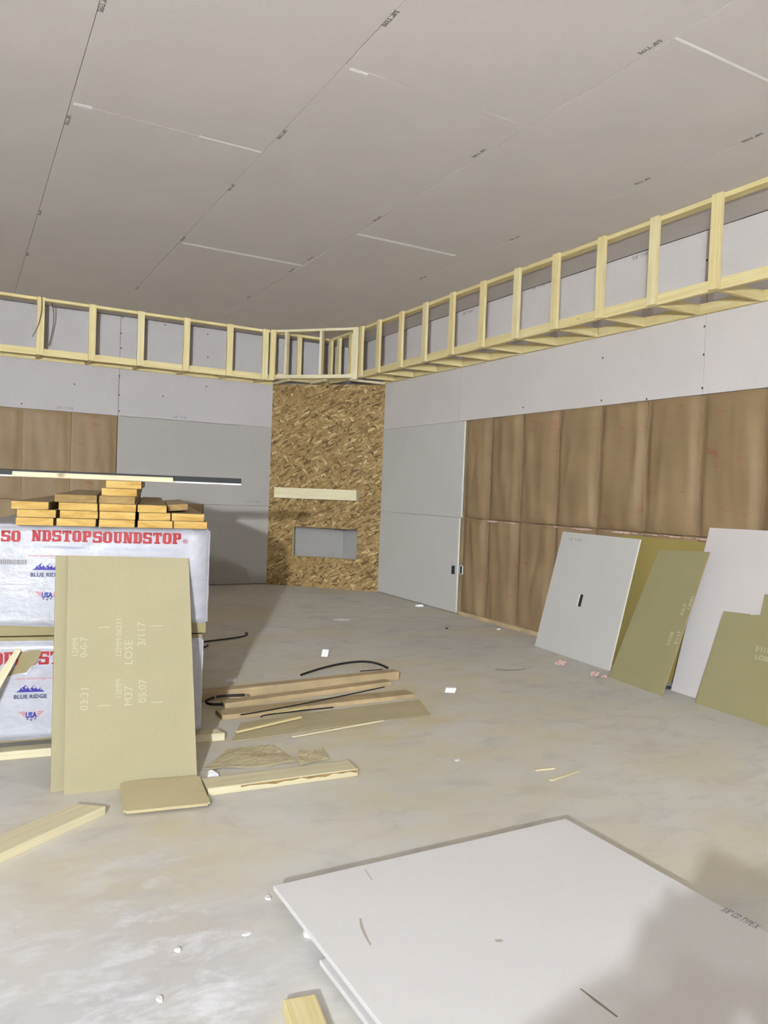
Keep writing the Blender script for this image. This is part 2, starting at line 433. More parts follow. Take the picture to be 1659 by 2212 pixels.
# ------------------------------------------------------------------ corner chase faced with OSB
A2 = Vector((4.22, WB)); B2 = Vector((WR, 10.115))
uu = (B2-A2).normalized(); LD = (B2-A2).length
ch = empty('fireplace_chase', (A2.x, A2.y, 0), math.atan2(uu.y, uu.x))
tag(ch, 'diagonal strand board fireplace chase across the far corner with a rectangular opening', 'fireplace')
OP = (.405, 1.455, .465, .92)
TOPC = 3.112
panel = prism('strand_board_panel', [(0, 0), (LD, 0), (LD, TOPC), (0, TOPC)], .012, 'osb', ch, OP)
rf = bmesh.new()     # framing that shows as the reveal around the opening
for c, d in (((OP[0]-.019, .058, (OP[2]+OP[3])/2), (.038, .09, OP[3]-OP[2]+.07)), ((OP[1]+.019, .058, (OP[2]+OP[3])/2), (.038, .09, OP[3]-OP[2]+.07)),
             (((OP[0]+OP[1])/2, .058, OP[2]-.019), (OP[1]-OP[0], .09, .038)), (((OP[0]+OP[1])/2, .058, OP[3]+.019), (OP[1]-OP[0], .09, .038))):
    bm_box(rf, c, d, .002)
bm_obj('opening_frame', rf, 'pine', ch)
for u in (.06, LD-.06):
    box('chase_stud', (u, .058, TOPC/2), (.038, .09, TOPC-.02), 'pine_dusty', ch, .002)
child_m = box('mantel_beam', ((.143+1.468)/2, -.075, (1.358+1.518)/2), (1.325, .15, .16), 'pine_pale', ch, .004)
child_m['label'] = 'pale squared timber mantel'
bm = None
sm = bmesh.new(); bm_box(sm, (LD/2, -.0006, 2.44), (LD-.03, .0012, .004)); bm_obj('panel_seam', sm, 'endgrain_dk', ch)

# ------------------------------------------------------------------ soffit framing under the ceiling
SZ0, SX, SY = 3.12, 4.955, 10.90
W4, T4 = .089, .038
def part_box(name, c, d, parent, rz=0, mat='pine', bev=.003):
    """board whose long local axis is X"""
    L = max(range(3), key=lambda i: d[i])
    if L == 0: o = box(name, c, d, mat, parent, bev, rz)
    elif L == 1: o = box(name, c, (d[1], d[0], d[2]), mat, parent, bev, rz+math.pi/2)
    else:
        o = box(name, c, (d[2], d[1], d[0]), mat, parent, bev)
        o.rotation_euler = (0, math.pi/2, rz)
        o.rotation_mode = 'XYZ'
    return o
# --- right run (along Y); front face X = SX
sr = empty('soffit_frame', (SX, 6.3, SZ0))
tag(sr, 'long pine stud soffit frame hung under the ceiling along the right wall', 'framing')
def sr_box(name, lo, hi, mat='pine'):
    c = [(a+b)/2 for a, b in zip(lo, hi)]; d = [b-a for a, b in zip(lo, hi)]
    o = part_box(name, (c[0]-SX, c[1]-6.3, c[2]-SZ0), d, sr, 0, mat); return o
Y0R, Y1R = 1.2, 9.86
sr_box('top_plate', (SX, Y0R, HC-T4), (SX+W4, Y1R, HC-.001))
sr_box('bottom_plate', (SX, Y0R, SZ0), (SX+T4, Y1R, SZ0+W4))
sr_box('ledger', (WR-T4, Y0R, SZ0), (WR-.001, YC, SZ0+W4))
studsR = [9.79, 9.27, 8.665, 8.08, 7.49, 6.895, 6.305, 5.72, 5.125, 4.53, 3.935, 3.34, 2.74, 2.15, 1.55]
for y in studsR:
    sr_box('stud', (SX-.036, y-W4/2, SZ0+.002), (SX-.001, y+W4/2, HC-.001), R.choice(['pine', 'pine', 'pine_mid']))
    sr_box('cross_block', (SX+T4+.001, y-T4/2, SZ0+.001), (WR-T4-.001, y+T4/2, SZ0+W4-.004))
# --- left run (along X); front face Y = SY
sl = empty('soffit_frame', (2, SY, SZ0))
tag(sl, 'pine stud soffit frame along the back wall above the insulation, left of the corner', 'framing')
def sl_box(name, lo, hi, mat='pine'):
    c = [(a+b)/2 for a, b in zip(lo, hi)]; d = [b-a for a, b in zip(lo, hi)]
    return part_box(name, (c[0]-2, c[1]-SY, c[2]-SZ0), d, sl, 0, mat)
ZL = SZ0-.02
X0L, X1L = -3.2, 3.93
sl_box('top_plate', (X0L, SY, HC-T4), (X1L+.06, SY+W4, HC-.001))
sl_box('bottom_plate', (X0L, SY, ZL), (X1L+.06, SY+T4, ZL+W4))
sl_box('ledger', (X0L, WB-T4, ZL), (4.2, WB-.001, ZL+W4))
for x in [-2.9, -2.26, -1.64, -1.02, -.4, .235, .855, 1.485, 2.11, 2.735, 3.36, 3.9]:
    sl_box('stud', (x-W4/2, SY-.036, ZL+.002), (x+W4/2, SY-.001, HC-.001), R.choice(['pine', 'pine', 'pine_mid']))
    sl_box('cross_block', (x-T4/2, SY+T4+.001, ZL+.001), (x+T4/2, WB-T4-.001, ZL+W4-.004))
# --- corner piece: diagonal front and the two inner returns
PA = Vector((3.975, SY-.03)); PB = Vector((SX-.03, 9.85))
ud = (PB-PA).normalized(); LDG = (PB-PA).length
scn = empty('soffit_frame', (PA.x, PA.y, SZ0), math.atan2(ud.y, ud.x))
tag(scn, 'short diagonal pine soffit frame crossing the corner above the strand board chase', 'framing')
box('top_plate', (LDG/2, .045, HC-SZ0-T4/2-.001), (LDG, W4, T4-.002), 'pine_pale', scn)
box('bottom_plate', (LDG/2, .03, .03), (LDG, T4, .05), 'pine_pale', scn)
def dstud(u, w=T4, y=.03, d=W4, mat='pine_pale', z0=.055, z1=None):
    z1 = z1 or HC-SZ0-T4-.003
    o = box('stud', (u, y, (z0+z1)/2), (z1-z0, d, w), mat, scn, .003); o.rotation_euler = (0, math.pi/2, 0); return o
dstud(.045, .085, .0, .034, 'pine', -.02, HC-SZ0-.002); dstud(LDG-.045, .085, .0, .034, 'pine_pale', -.02, HC-SZ0-.002)
dstud(.255); dstud(.81)
inv_c = Matrix.Rotation(-math.atan2(ud.y, ud.x), 4, 'Z')
def wpart(name, lo, hi, mat='pine'):
    c = Vector([(a+b)/2 for a, b in zip(lo, hi)]); d = [b-a for a, b in zip(lo, hi)]
    lc = inv_c @ (c - Vector((PA.x, PA.y, SZ0)))
    return part_box(name, lc, d, scn, -math.atan2(ud.y, ud.x), mat)
wpart('inner_top_plate', (4.05, SY, HC-T4), (SX-.01, SY+W4, HC-.001))
wpart('inner_top_plate', (SX, 9.93, HC-T4), (SX+W4, SY, HC-.001))
wpart('inner_bottom_plate', (4.1, SY, ZL+.03), (SX-.01, SY+T4, ZL+.03+W4))
wpart('inner_bottom_plate', (SX, 9.98, SZ0+.02), (SX+T4, SY, SZ0+.02+W4))
for x in (4.42, 4.80):
    wpart('inner_stud', (x, SY, ZL+.03+W4+.001), (x+W4*.8, SY+T4, HC-T4-.001))
for y in (10.6, 10.2):
    wpart('inner_stud', (SX, y-W4/2, SZ0+.11), (SX+T4, y+W4/2, HC-T4-.001))
wpart('inner_stud', (SX+.001, SY-.05, SZ0+.11), (SX+T4, SY+T4, HC-T4-.001))
for k, (x0, y0, x1, y1) in enumerate([(4.2, 10.72, 4.25, 11.33), (4.62, 10.35, 4.66, 10.86), (4.9, 10.05, 5.48, 10.09)]):
    lo = (min(x0, x1), min(y0, y1), SZ0-.018); hi = (max(x0, x1)+.001, max(y0, y1), SZ0+.016)
    wpart('cross_block', lo, hi, 'pine_pale')
# stray cables hanging from the back soffit
tube_o = tube('hanging_cable', [YP(90, 640, 10.83), YP(93, 665, 10.84), YP(88, 700, 10.82), YP(70, 727, 10.79)], .006, 'wire')
tag(tube_o, 'thin grey cable end curling in front of the first soffit stud on the left', 'cable')
tube_o = tube('hanging_cable', [YP(107, 645, 10.9), YP(120, 668, 11.1), YP(119, 700, 11.2), YP(105, 747, 11.25)], .006, 'wire')
tag(tube_o, 'thin grey cable hanging inside the soffit just right of the first stud on the left', 'cable')

# ------------------------------------------------------------------ insulation batts
def batt(width, height, seed, flange=.02, bulge=.03, wrinkle=1.0):
    rr = random.Random(seed); nu, nv = 30, 44
    fold = [(rr.uniform(0, 1), rr.uniform(0, 1), rr.uniform(-.9, .9), rr.uniform(.004, .011)*rr.choice((1, 1, -1)), rr.uniform(.05, .09)) for _ in range(int(7*wrinkle))]
    bm = bmesh.new(); grid = []
    wav = [rr.uniform(0, 6) for _ in range(4)]
    for j in range(nv+1):
        row = []
        for i in range(nu+1):
            a, b = i/nu, j/nv
            u = a*width; v = b*height
            fl_ = .012+.008*math.sin(8*b+wav[0])          # the stapled flange wanders a little
            s = max(0.0, min(1.0, (min(u-fl_*.6, width-u-fl_)-.0)/.09)); s = s*s*(3-2*s)
            e = max(0.0, min(1.0, min(v, height-v)/.05))
            h = bulge*(s*.55+.45*math.sin(math.pi*min(1, max(0, a)))**.7*s)*(.5+.5*e)
            for fu, fv, sl_, amp, wd in fold:
                d = (a-fu)-sl_*(b-fv)*.5
                h += amp*math.exp(-(d/wd)**2)*s*math.exp(-((b-fv)/.28)**2)
            h += (.005*math.sin(9*b+wav[1]+3*a)+.004*math.sin(17*a+5*b+wav[2]))*s
            row.append(bm.verts.new((u, -max(h, 0.0005), v)))
        grid.append(row)
    for j in range(nv):
        for i in range(nu):
            bm.faces.new((grid[j][i], grid[j][i+1], grid[j+1][i+1], grid[j+1][i]))
    return bm
def place_batt(wall, a, z0, w, h, seed, label, group, pink=False, bulge=.03):
    root = empty('insulation_batt'); tag(root, label, 'insulation', group)
    f = bm_obj('kraft_facing', batt(w, h, seed, bulge=bulge), 'kraft', root, True)
    bm = bmesh.new(); bm_box(bm, (w/2, .045, h/2), (w-.01, .085, h-.01), 0); bm_obj('fiberglass_core', bm, 'pink', root)
    if pink:
        bm = bmesh.new()
        bmesh.ops.create_grid(bm, x_segments=26, y_segments=3, size=.5)
        rr = random.Random(seed+50)
        for v in bm.verts:
            x = v.co.x+.5; y = v.co.y
            v.co = Vector((.02+x*(w-.04), -.026-.012*rr.random(), h-.012+y*(.012+.010*math.sin(x*7+seed)) + .004*rr.random()))
        bm_obj('pink_edge', bm, 'pink', root, True)
    if wall is wall_right:
        root.location = (WR+.012, a, z0); root.rotation_euler.z = -math.pi/2       # local x -> -Y, local -y -> -X
    else:
        root.location = (a, WB+.012, z0); root.rotation_euler.z = 0
    return root
bays = [7.945, 7.44, 6.865, 6.26, 5.66, 5.06, 4.465, 3.875, 3.28, 2.67]
ordn = ['nearest the far corner', 'second from the far corner', 'third from the far corner', 'fourth from the far corner', 'fifth from the far corner', 'sixth from the far corner', 'seventh from the far corner', 'at the right edge of the view', 'past the right edge of the view']
for i in range(8):
    place_batt(wall_right, bays[i], ZA+.01, bays[i]-bays[i+1]-.004, ZB-ZA-.012, 11+i, 'brown insulation batt, upper row on right wall, '+ordn[i], 'upper insulation batts on the right wall', False, .042)
    place_batt(wall_right, bays[i], .05, bays[i]-bays[i+1]-.004, ZA-.05, 31+i, 'brown insulation batt, lower row on right wall, '+ordn[i], 'lower insulation batts on the right wall', i >= 3 or i == 1, .04)
bb = [YP(48, 960, WB).x-.62, YP(48, 960, WB).x, YP(153, 960, WB).x, XE1-.004]
nm = ['at the left edge of the view', 'middle one', 'against the drywall sheet']
for i in range(3):
    place_batt(wall_back, bb[i], ZA+.01, bb[i+1]-bb[i]-.004, ZB-ZA-.012, 61+i, 'brown insulation batt, upper row on back wall, '+nm[i], 'insulation batts on the back wall', False, .026)
lb = [.12, .735, 1.35, 1.965, 2.58, XE2-.004]
nl = ['at the left edge of the view', 'second from the left', 'middle of the row', 'second from the drywall sheet', 'beside the drywall sheet']
for i in range(5):
    place_batt(wall_back, lb[i], .05, lb[i+1]-lb[i]-.004, ZA-.05, 71+i, 'brown insulation batt low on the back wall, '+nl[i], 'insulation batts low on the back wall', False, .026)
bp = lumber('bottom_plate', (WR+.046, 1.92), (WR+.046, YE1-.06), .098, .048, 0, 'pine_dusty', 'wooden bottom plate along the floor under the right wall insulation', 'lumber')

# outlet boxes
def elec_box(px, py, label, wpx):
    p = XP(px, py, WR-.004); root = empty('outlet_box', p, -math.pi/2); tag(root, label, 'outlet box')
    bm = bmesh.new()
    w, h = .055, .10
    for c, d in (((-w/2, .01, 0), (.006, .03, h)), ((w/2, .01, 0), (.006, .03, h)), ((0, .01, h/2), (w+.006, .03, .006)), ((0, .01, -h/2), (w+.006, .03, .006))):
        bm_box(bm, c, d, 0)
    bm_obj('rim', bm, wpx, root)
    bm = bmesh.new(); bm_box(bm, (0, .006, 0), (w-.006, .012, h-.006)); bm_obj('cavity_shade', bm, 'dark', root)  # solid dark block imitating the shade inside the box
    return root
elec_box(979, 1231, 'dark outlet box cut into the grey drywall beside the insulation', 'box_dark')
elec_box(996, 1231, 'dark outlet box fixed to the stud at the edge of the insulation', 'scrap')

# ------------------------------------------------------------------ sheets leaning on the right wall
V = Vector
bl, br = F(1155, 1395), F(1315, 1449); tl, tr = XP(1211, 1150, 5.44), XP(1402, 1168, 5.43)
mm = frame_matrix(bl, br, tl)
def uv_on(mm, px, py):
    inv = mm.inverted(); o = inv @ CAMP; d = inv.to_3x3() @ ray(px, py); t = -o.y/d.y; q = o+d*t; return q.x, q.z
h0, h1 = uv_on(mm, 1246, 1308), uv_on(mm, 1258, 1285)
o, inv = lean('drywall_offcut', bl, br, tl, tr, .016, ['dry_right_grey', 'dry_edge'], 'pale grey drywall offcut with a cut outlet hole leaning on the right wall', 'drywall',
              hole=(min(h0[0], h1[0])-.004, max(h0[0], h1[0])+.014, h0[1]-.004, h1[1]+.004))
hc = box('hole_shade', ((h0[0]+h1[0])/2+.008, .022, (h0[1]+h1[1])/2), (abs(h1[0]-h0[0])+.03, .008, abs(h1[1]-h0[1])+.02), 'dark', o, .001)  # added dark plate standing in for the shade behind the hole
text('printed_mark', '5/8" TYPE', .04, 'ink_soft', o, Matrix.Translation((.12, -.0015, uv_on(mm, 1240, 1160)[1]-.04)) @ XZ, sx=1.3)
o, _ = lean('fiberboard_sheet', V((5.28, 5.25, 0)), V((5.27, 4.30, 0)), XP(1345, 1155, 5.475), XP(1526, 1172.5, 5.475), .013, ['fiber_yellow', 'fiber_edge'], 'yellowish fiberboard sheet mostly hidden behind the drywall offcut with the outlet hole', 'fiberboard')
wbl = F(1449, 1491); wbr = V((4.97, 3.05, 0)); wtl = XP(1533, 1140, 5.47); wtr = V((5.47, 2.9, wtl.z))
o, _ = lean('drywall_sheet', wbl, wbr, wtl, wtr, .016, ['dry_right', 'dry_edge'], 'large white drywall sheet leaning on the insulation at the right edge', 'drywall')
fbl, fbr = F(1314, 1462), F(1428.5, 1503.6); ftl, ftr = XP(1423.5, 1188, 5.33), XP(1544.7, 1199.4, 5.345)
o, inv = lean('fiberboard_offcut', fbl, fbr, ftl, ftr, .013, ['fiber_olive', 'fiber_edge'], 'narrow olive fiberboard strip with faint stamps leaning in front of the white sheet', 'fiberboard')
mm = frame_matrix(fbl, fbr, ftl)
ROT = lambda u, z, a=math.pi/2: Matrix.Translation((u, -.002, z)) @ Matrix.Rotation(-a, 4, 'Y') @ XZ
for px, py, s, sz in [(1446, 1394, 'LOSE', .05), (1462, 1394, '3/117', .05), (1475, 1330, '0-0-7', .045), (1490, 1318, '12MM', .045)]:
    u, z = uv_on(mm, px, py); text('stamped_mark', s, sz, 'chalk', o, ROT(u, z))
gbl = F(1501, 1518); gbr = V((4.845, 2.75, 0))
gt = [XP(1563, 1320, 5.205), XP(1619, 1327, 5.205), XP(1619, 1329.5, 5.205), XP(1644, 1329, 5.205), XP(1654, 1285, 5.275), V((5.275, 2.75, .84))]
o, inv = lean('fiberboard_sheet', gbl, gbr, gt[0], gt[5], .013, ['fiber_olive', 'fiber_edge'], 'wide olive fiberboard sheet with a stepped top edge at the far right', 'fiberboard',
              extra=[gbl, gbr, gt[5], gt[4], gt[3], gt[2], gt[1], gt[0]])
mm = frame_matrix(gbl, gbr, gt[0])
for px, py, s in [(1643, 1426, 'LOSE'), (1643, 1408, '3/117')]:
    u, z = uv_on(mm, px, py); text('stamped_mark', s, .05, 'chalk', o, Matrix.Translation((u-.05, -.002, z)) @ XZ)

# ------------------------------------------------------------------ wrapped bundles of fiberboard
BRZ = -math.radians(12.0)
P0 = V((.4547, 4.4807, 0)); aX = V((math.cos(BRZ), math.sin(BRZ), 0)); nF = V((math.sin(BRZ), -math.cos(BRZ), 0))
def PL(px, py, off=0.0):
    d = ray(px, py); q = P0 + nF*off; t = ((q-CAMP).dot(nF))/(d.dot(nF)); X = CAMP+d*t
    return (X-P0).dot(aX), X.z
UR, ULF = .818, -.401
UC = (UR+ULF)/2; BW = UR-ULF; BD = 2.44
def bundle(z0, z1, wz0, wz1, label, du=0.0):
    c = P0 + aX*(UC+du); root = empty('fiberboard_bundle', (c.x, c.y, z0), BRZ)
    tag(root, label, 'bundle', 'plastic wrapped fiberboard bundles')
    bm = bmesh.new(); h = z1-z0-.004; n = 24
    bm_box(bm, (0, BD/2+.012, h/2), (BW-.016, BD-.02, h), .002); bm_obj('board_core', bm, 'fiber_edge', root)
    bm = bmesh.new(); bm_box(bm, (0, BD/2, (wz0+wz1)/2-z0), (BW, BD, wz1-wz0), 0)
    bmesh.ops.subdivide_edges(bm, edges=bm.edges[:], cuts=11, use_grid_fill=True)
    rr = random.Random(int(z0*100)+3)
    for v in bm.verts:
        zz = v.co.z+z0
        if v.co.y < .001 and abs(v.co.x) < BW/2-.02 and wz0+.02 < zz < wz1-.02:
            v.co.y += rr.uniform(0, .003)
        elif zz < wz0+.01: v.co.z += .012+.010*math.sin(v.co.x*6+z0*9)+rr.uniform(0, .004)
        else: v.co.x += rr.uniform(-.0015, .0015)
    bmesh.ops.bevel(bm, geom=[e for e in bm.edges if e.calc_face_angle(0) > 1.2], offset=.012, segments=3, affect='EDGES')
    bm_obj('plastic_wrap', bm, 'wrap', root, True)
    return root
b_up = bundle(.655, 1.254, .700, 1.254, 'white plastic wrapped fiberboard bundle on top, carrying the planks')
b_lo = bundle(.085, .652, .088, .628, 'white plastic wrapped fiberboard bundle underneath, with a torn hole in its wrap', -.018)
LET = {
 'S': [(.3,8.2,5.6,10),(0,5.3,2.2,9.6),(.4,4.2,5.6,6),(3.8,.4,6,5.2),(.3,0,5.6,1.8),(4.6,6.9,6,10),(0,0,1.4,3.2)],
 'O': [(0,1,2.3,9),(3.7,1,6,9),(.9,8.3,5.1,10),(.9,0,5.1,1.7)],
 'U': [(.5,1,2.7,10),(3.8,1,5.5,10),(1.1,0,4.9,1.8),(0,8.8,3.2,10),(3.3,8.8,6,10)],
 'N': [(.5,0,2,10),(4.2,0,5.7,10),(0,0,2.6,1.2),(3.6,8.8,6.3,10),(0,8.8,2,10)],
 'D': [(.5,0,2.8,10),(3.8,1.2,6,8.8),(0,8.4,5.1,10),(0,0,5.1,1.6)],
 'T': [(0,8.3,6,10),(1.9,0,4.1,10),(1,0,5,1.3),(0,6.8,1.2,10),(4.8,6.8,6,10)],
 'P': [(.5,0,2.8,10),(0,8.4,5.2,10),(3.8,5,6,9.4),(2,4.2,5.3,5.8),(0,0,3.6,1.3)]}
def slab_word(word, parent, u0, u1, z0, z1, mat, y=-.006, skip=()):
    """red slab lettering between u0 and u1 on the front of a bundle"""
    bm = bmesh.new(); n = len(word); cw = (u1-u0)/n; sx = cw*.93/6.2; sz = (z1-z0)/10
    for k, chr_ in enumerate(word):
        if k in skip: continue
        for (a, b, c, d) in LET[chr_]:
            bm.faces.new([bm.verts.new((u0+k*cw+p*sx, y, z0+q*sz)) for p, q in ((a, b), (c, b), (c, d), (a, d))])
        if chr_ == 'N':
            bm.faces.new([bm.verts.new((u0+k*cw+p*sx, y, z0+q*sz)) for p, q in ((.4, 10), (2.6, 10), (5.6, 0), (3.5, 0))])
    return bm_obj('brand_lettering', bm, mat, parent)
def on(root, du): # helper values: local u of a picture column on the bundle front
    zb = root.location.z
    def f(px, py):
        u, z = PL(px, py, .006); return u-UC-du, z-zb
    return f
fU, fLo = on(b_up, 0), on(b_lo, -.018)
def put_text(root, f, px, py, s, px_w, mat, bold=.0, name='printed_text'):
    """text starting at px with its baseline at py, px_w picture columns wide"""
    u, z = f(px, py); u2, _ = f(px+px_w, py)
    o = text(name, s, .03, mat, root, Matrix.Identity(4), 'LEFT', bold)
    w = max(v.co.x for v in o.data.vertices) or .1
    k = (u2-u)/w
    o.data.transform(Matrix.Diagonal((k, 1, 1, 1)))
    o.matrix_local = Matrix.Translation((u, -.006, z)) @ XZ
    return o
def scale_y(o, k): o.data.transform(Matrix.Diagonal((1, k, 1, 1)))
def word_at(root, f, pxa, pxb, pyt, pyb, word='SOUNDSTOP', skip=()):
    u0, _ = f(pxa, pyb); u1, _ = f(pxb, pyb); _, z1 = f((pxa+pxb)/2, pyt); _, z0 = f((pxa+pxb)/2, pyb)
    slab_word(word, root, u0, u1, z0, z1, 'red', -.006, skip)
word_at(b_up, fU, 200, 393, 1150, 1174)
word_at(b_up, fU, 2, 46, 1146, 1170, 'SO')
word_at(b_up, fU, 68, 199, 1146, 1170, 'NDSTOP')
o = put_text(b_up, fU, 394, 1174, '®', 13, 'red'); scale_y(o, 1.1)
o = put_text(b_up, fU, 224, 1189, 'SOUND PROOFING FIBERBOARD', 162, 'greyprint', .0004); scale_y(o, .75)
o = put_text(b_up, fU, 30, 1184, 'SOUND PROOFING FIBERBOARD', 162, 'greyprint', .0004); scale_y(o, .75)
o = put_text(b_up, fU, 60, 1202, 'www.soundstop.net', 90, 'redpale'); scale_y(o, .6)
def mountain(root, f, pxa, pxb, pyt, pyb):
    u0, z0 = f(pxa, pyb); u1, _ = f(pxb, pyb); _, z1 = f((pxa+pxb)/2, pyt); W = u1-u0; H = z1-z0
    prof = [(0, 0), (1, 0), (.9, .25), (.84, .6), (.8, .45), (.76, .3), (.7, .55), (.62, 1), (.55, .68), (.5, .5), (.46, .35), (.42, .6), (.33, 1), (.25, .72), (.18, .6), (.1, .22)]
    bm = bmesh.new(); bm.faces.new([bm.verts.new((u0+p*W, -.006, z0+q*H)) for p, q in prof]); bm_obj('mountain_logo', bm, 'blue', root)
    bm = bmesh.new()     # snow showing as pale flecks on the peaks
    for pts in ([(.33, .93), (.41, .55), (.37, .62), (.35, .4), (.31, .6)], [(.62, .93), (.69, .5), (.65, .58), (.63, .38), (.59, .6), (.56, .55)], [(.22, .6), (.25, .35), (.2, .45)], [(.84, .52), (.88, .25), (.82, .3)], [(.5, .42), (.55, .3), (.48, .22)]):
        bm.faces.new([bm.verts.new((u0+p*W, -.0068, z0+q*H)) for p, q in pts])
    bm_obj('mountain_snow', bm, 'wrap', root)
def usa_badge(root, f, pxa, pxb, pyt, pyb):
    u0, z1 = f(pxa, pyt); u1, _ = f(pxb, pyt); _, z0 = f((pxa+pxb)/2, pyb); W = u1-u0; H = z1-z0
    bm = bmesh.new()
    for k in range(5):
        v1 = 1-k*.17; v0 = v1-.11
        for s in (0, 1):
            a1, a0 = .03+(1-v1)*.36, .03+(1-v0)*.36
            q = [(a1, v1), (.27, v1), (.27, v0), (a0, v0)]
            if a0 > .26: continue
            bm.faces.new([bm.verts.new((u0+((1-p) if s else p)*W, -.006, z0+v*H)) for p, v in q])
    bm_obj('badge_wing', bm, 'redpale', root)
    u, z = u0+.29*W, z0+.34*H
    o = text('badge_lettering', 'USA', .05, 'blue', root, Matrix.Identity(4), 'LEFT', .0022)
    w = max(v.co.x for v in o.data.vertices); h = max(v.co.y for v in o.data.vertices)
    o.data.transform(Matrix.Diagonal((.42*W/w, .6*H/h, 1, 1))); o.matrix_local = Matrix.Translation((u, -.006, z)) @ XZ
    bm = bmesh.new()
    for cx, cy, r in ((.36, .2, .05), (.5, .1, .055), (.64, .2, .05)):
        vs = []
        for i in range(10):
            rr = r*(1 if i % 2 == 0 else .42); an = math.pi/2+i*math.pi/5
            vs.append(bm.verts.new((u0+(cx+rr*math.cos(an))*W, -.006, z0+cy*H+rr*math.sin(an)*W)))
        bm.faces.new(vs)
    bm_obj('badge_star', bm, 'navy', root)
mountain(b_up, fU, 69, 130, 1216, 1231)
put_text(b_up, fU, 65, 1245.5, 'BLUE RIDGE', 72, 'navy', .0006)
usa_badge(b_up, fU, 73, 131, 1278, 1297)
bm = bmesh.new(); rr = random.Random(2)
ua, zb_ = fU(-14, 1219); ub, zt = fU(56, 1209); x = ua
while x < ub:
    w = rr.choice([.0025, .004, .006]); bm.faces.new([bm.verts.new(q) for q in ((x, -.006, zb_), (x+w, -.006, zb_), (x+w, -.006, zt), (x, -.006, zt))]); x += w+rr.choice([.003, .005])
bm_obj('barcode', bm, 'ink_soft', b_up)
word_at(b_lo, fLo, -44, 181, 1408, 1436, skip=())
o = put_text(b_lo, fLo, 30, 1448, 'PROOFING FIBERBOARD', 152, 'greyprint', .0004); scale_y(o, .85)
o = put_text(b_lo, fLo, 33, 1469, 'www.soundstop.net', 82, 'redpale'); scale_y(o, .7)
mountain(b_lo, fLo, 34, 97, 1479, 1496)
put_text(b_lo, fLo, 29, 1510, 'BLUE RIDGE', 72, 'navy', .0006)
usa_badge(b_lo, fLo, 38, 97, 1538, 1557)
tear = [(30, 1404), (46, 1406), (62, 1405), (86, 1404), (89, 1410), (85, 1420), (80, 1430), (74, 1436), (66, 1440), (67, 1450), (56, 1452), (44, 1455), (28, 1462), (16, 1461), (22, 1452), (26, 1446), (36, 1436), (40, 1428), (36, 1420), (30, 1413)]
bm = bmesh.new(); bm.faces.new([bm.verts.new((fLo(px, py)[0], -.0075, fLo(px, py)[1])) for px, py in tear])
t_o = bm_obj('torn_hole', bm, 'fiber_edge', b_lo); t_o['label'] = 'torn opening showing brown board'
bm = bmesh.new()
for seg in ([(85, 1420), (89, 1412), (80, 1428), (72, 1436), (75, 1431)], [(66, 1440), (70, 1448), (56, 1453), (60, 1447)], [(14, 1461), (40, 1454), (60, 1452), (58, 1457), (34, 1466), (18, 1468)], [(28, 1403), (60, 1402), (62, 1406), (46, 1408), (34, 1408)]):
    vs = [bm.verts.new((fLo(px, py)[0], -.008-.01*rr.random(), fLo(px, py)[1])) for px, py in seg]
    bm.faces.new(vs)
bm_obj('torn_flap', bm, 'wrap', b_lo)
# dunnage the bundles stand on
d0, d1 = V((-.35, 4.555, 0)), V((1.40, 4.375, 0))
dd = (d1-d0).normalized(); dn = V((-dd.y, dd.x, 0))
lumber('dunnage_board', (d0+dn*.045)[:2], (d1+dn*.045)[:2], .089, .045, .0, ['pine_pale', 'endgrain'], 'pale two by four lying under the front of the wrapped bundles', 'lumber', cut=.03)
for k, s in ((1.2, 'middle'), (2.2, 'back')):
    q0, q1 = d0+dn*k, d1+dn*k-dd*.15
    lumber('dunnage_board', q0[:2], q1[:2], .089, .045, .0, ['pine_dusty', 'endgrain'], 'two by four under the %s of the wrapped bundles' % s, 'lumber')
lumber('dunnage_board', (d0+dn*.2)[:2], (d1+dn*.2-dd*.2)[:2], .09, .039, .045, ['pine_dusty', 'endgrain_dk'], 'upper dunnage board directly beneath the lower wrapped bundle, front', 'lumber')
lumber('dunnage_board', (d0+dn*2.2)[:2], (d1+dn*2.2-dd*.2)[:2], .09, .039, .045, ['pine_dusty', 'endgrain_dk'], 'upper dunnage board directly beneath the lower wrapped bundle, back', 'lumber')

# ------------------------------------------------------------------ plank stack on the bundles
PLOFF = .06
def plank(pxa, pxb, pyt, pyb, label, z0=None, length=2.5, off=PLOFF, mats=('pine_shaded', 'endgrain'), yaw=0.0, roll=0.0, th=None):
    ua, za = PL(pxa, pyb, off); ub, zb = PL(pxb, pyb, off); _, zt = PL((pxa+pxb)/2, pyt, off)
    zb0 = (za+zb)/2 if z0 is None else z0
    t = th or (zt-(za+zb)/2)
    w = ub-ua; c = P0 + nF*off + aX*((ua+ub)/2)
    bm = bmesh.new(); bm_box(bm, (length/2, 0, t/2), (length, w-.003, t), .004)
    bm.normal_update()
    for f in bm.faces:
        if abs(f.normal.x) > .9: f.material_index = 1
    o = bm_obj('plank', bm, list(mats))
    rz = BRZ+math.pi/2+yaw
    o.matrix_world = Matrix.Translation((c.x, c.y, zb0)) @ Matrix.Rotation(rz, 4, 'Z') @ Matrix.Rotation(roll, 4, 'X')
    return tag(o, label, 'plank', 'planks stacked on the wrapped bundles'), zb0+t
TH = .0415
Z1 = 1.2565; Z2 = Z1+TH+.001; Z3 = Z2+TH+.001; Z4 = Z3+TH+.001; Z5 = Z4+TH+.001; Z6 = Z5+TH+.001
cols = ['leftmost column', 'second column from the left', 'middle column', 'fourth column from the left', 'rightmost column']
rows = ['bottom', 'second', 'third', 'fourth', 'fifth', 'top']
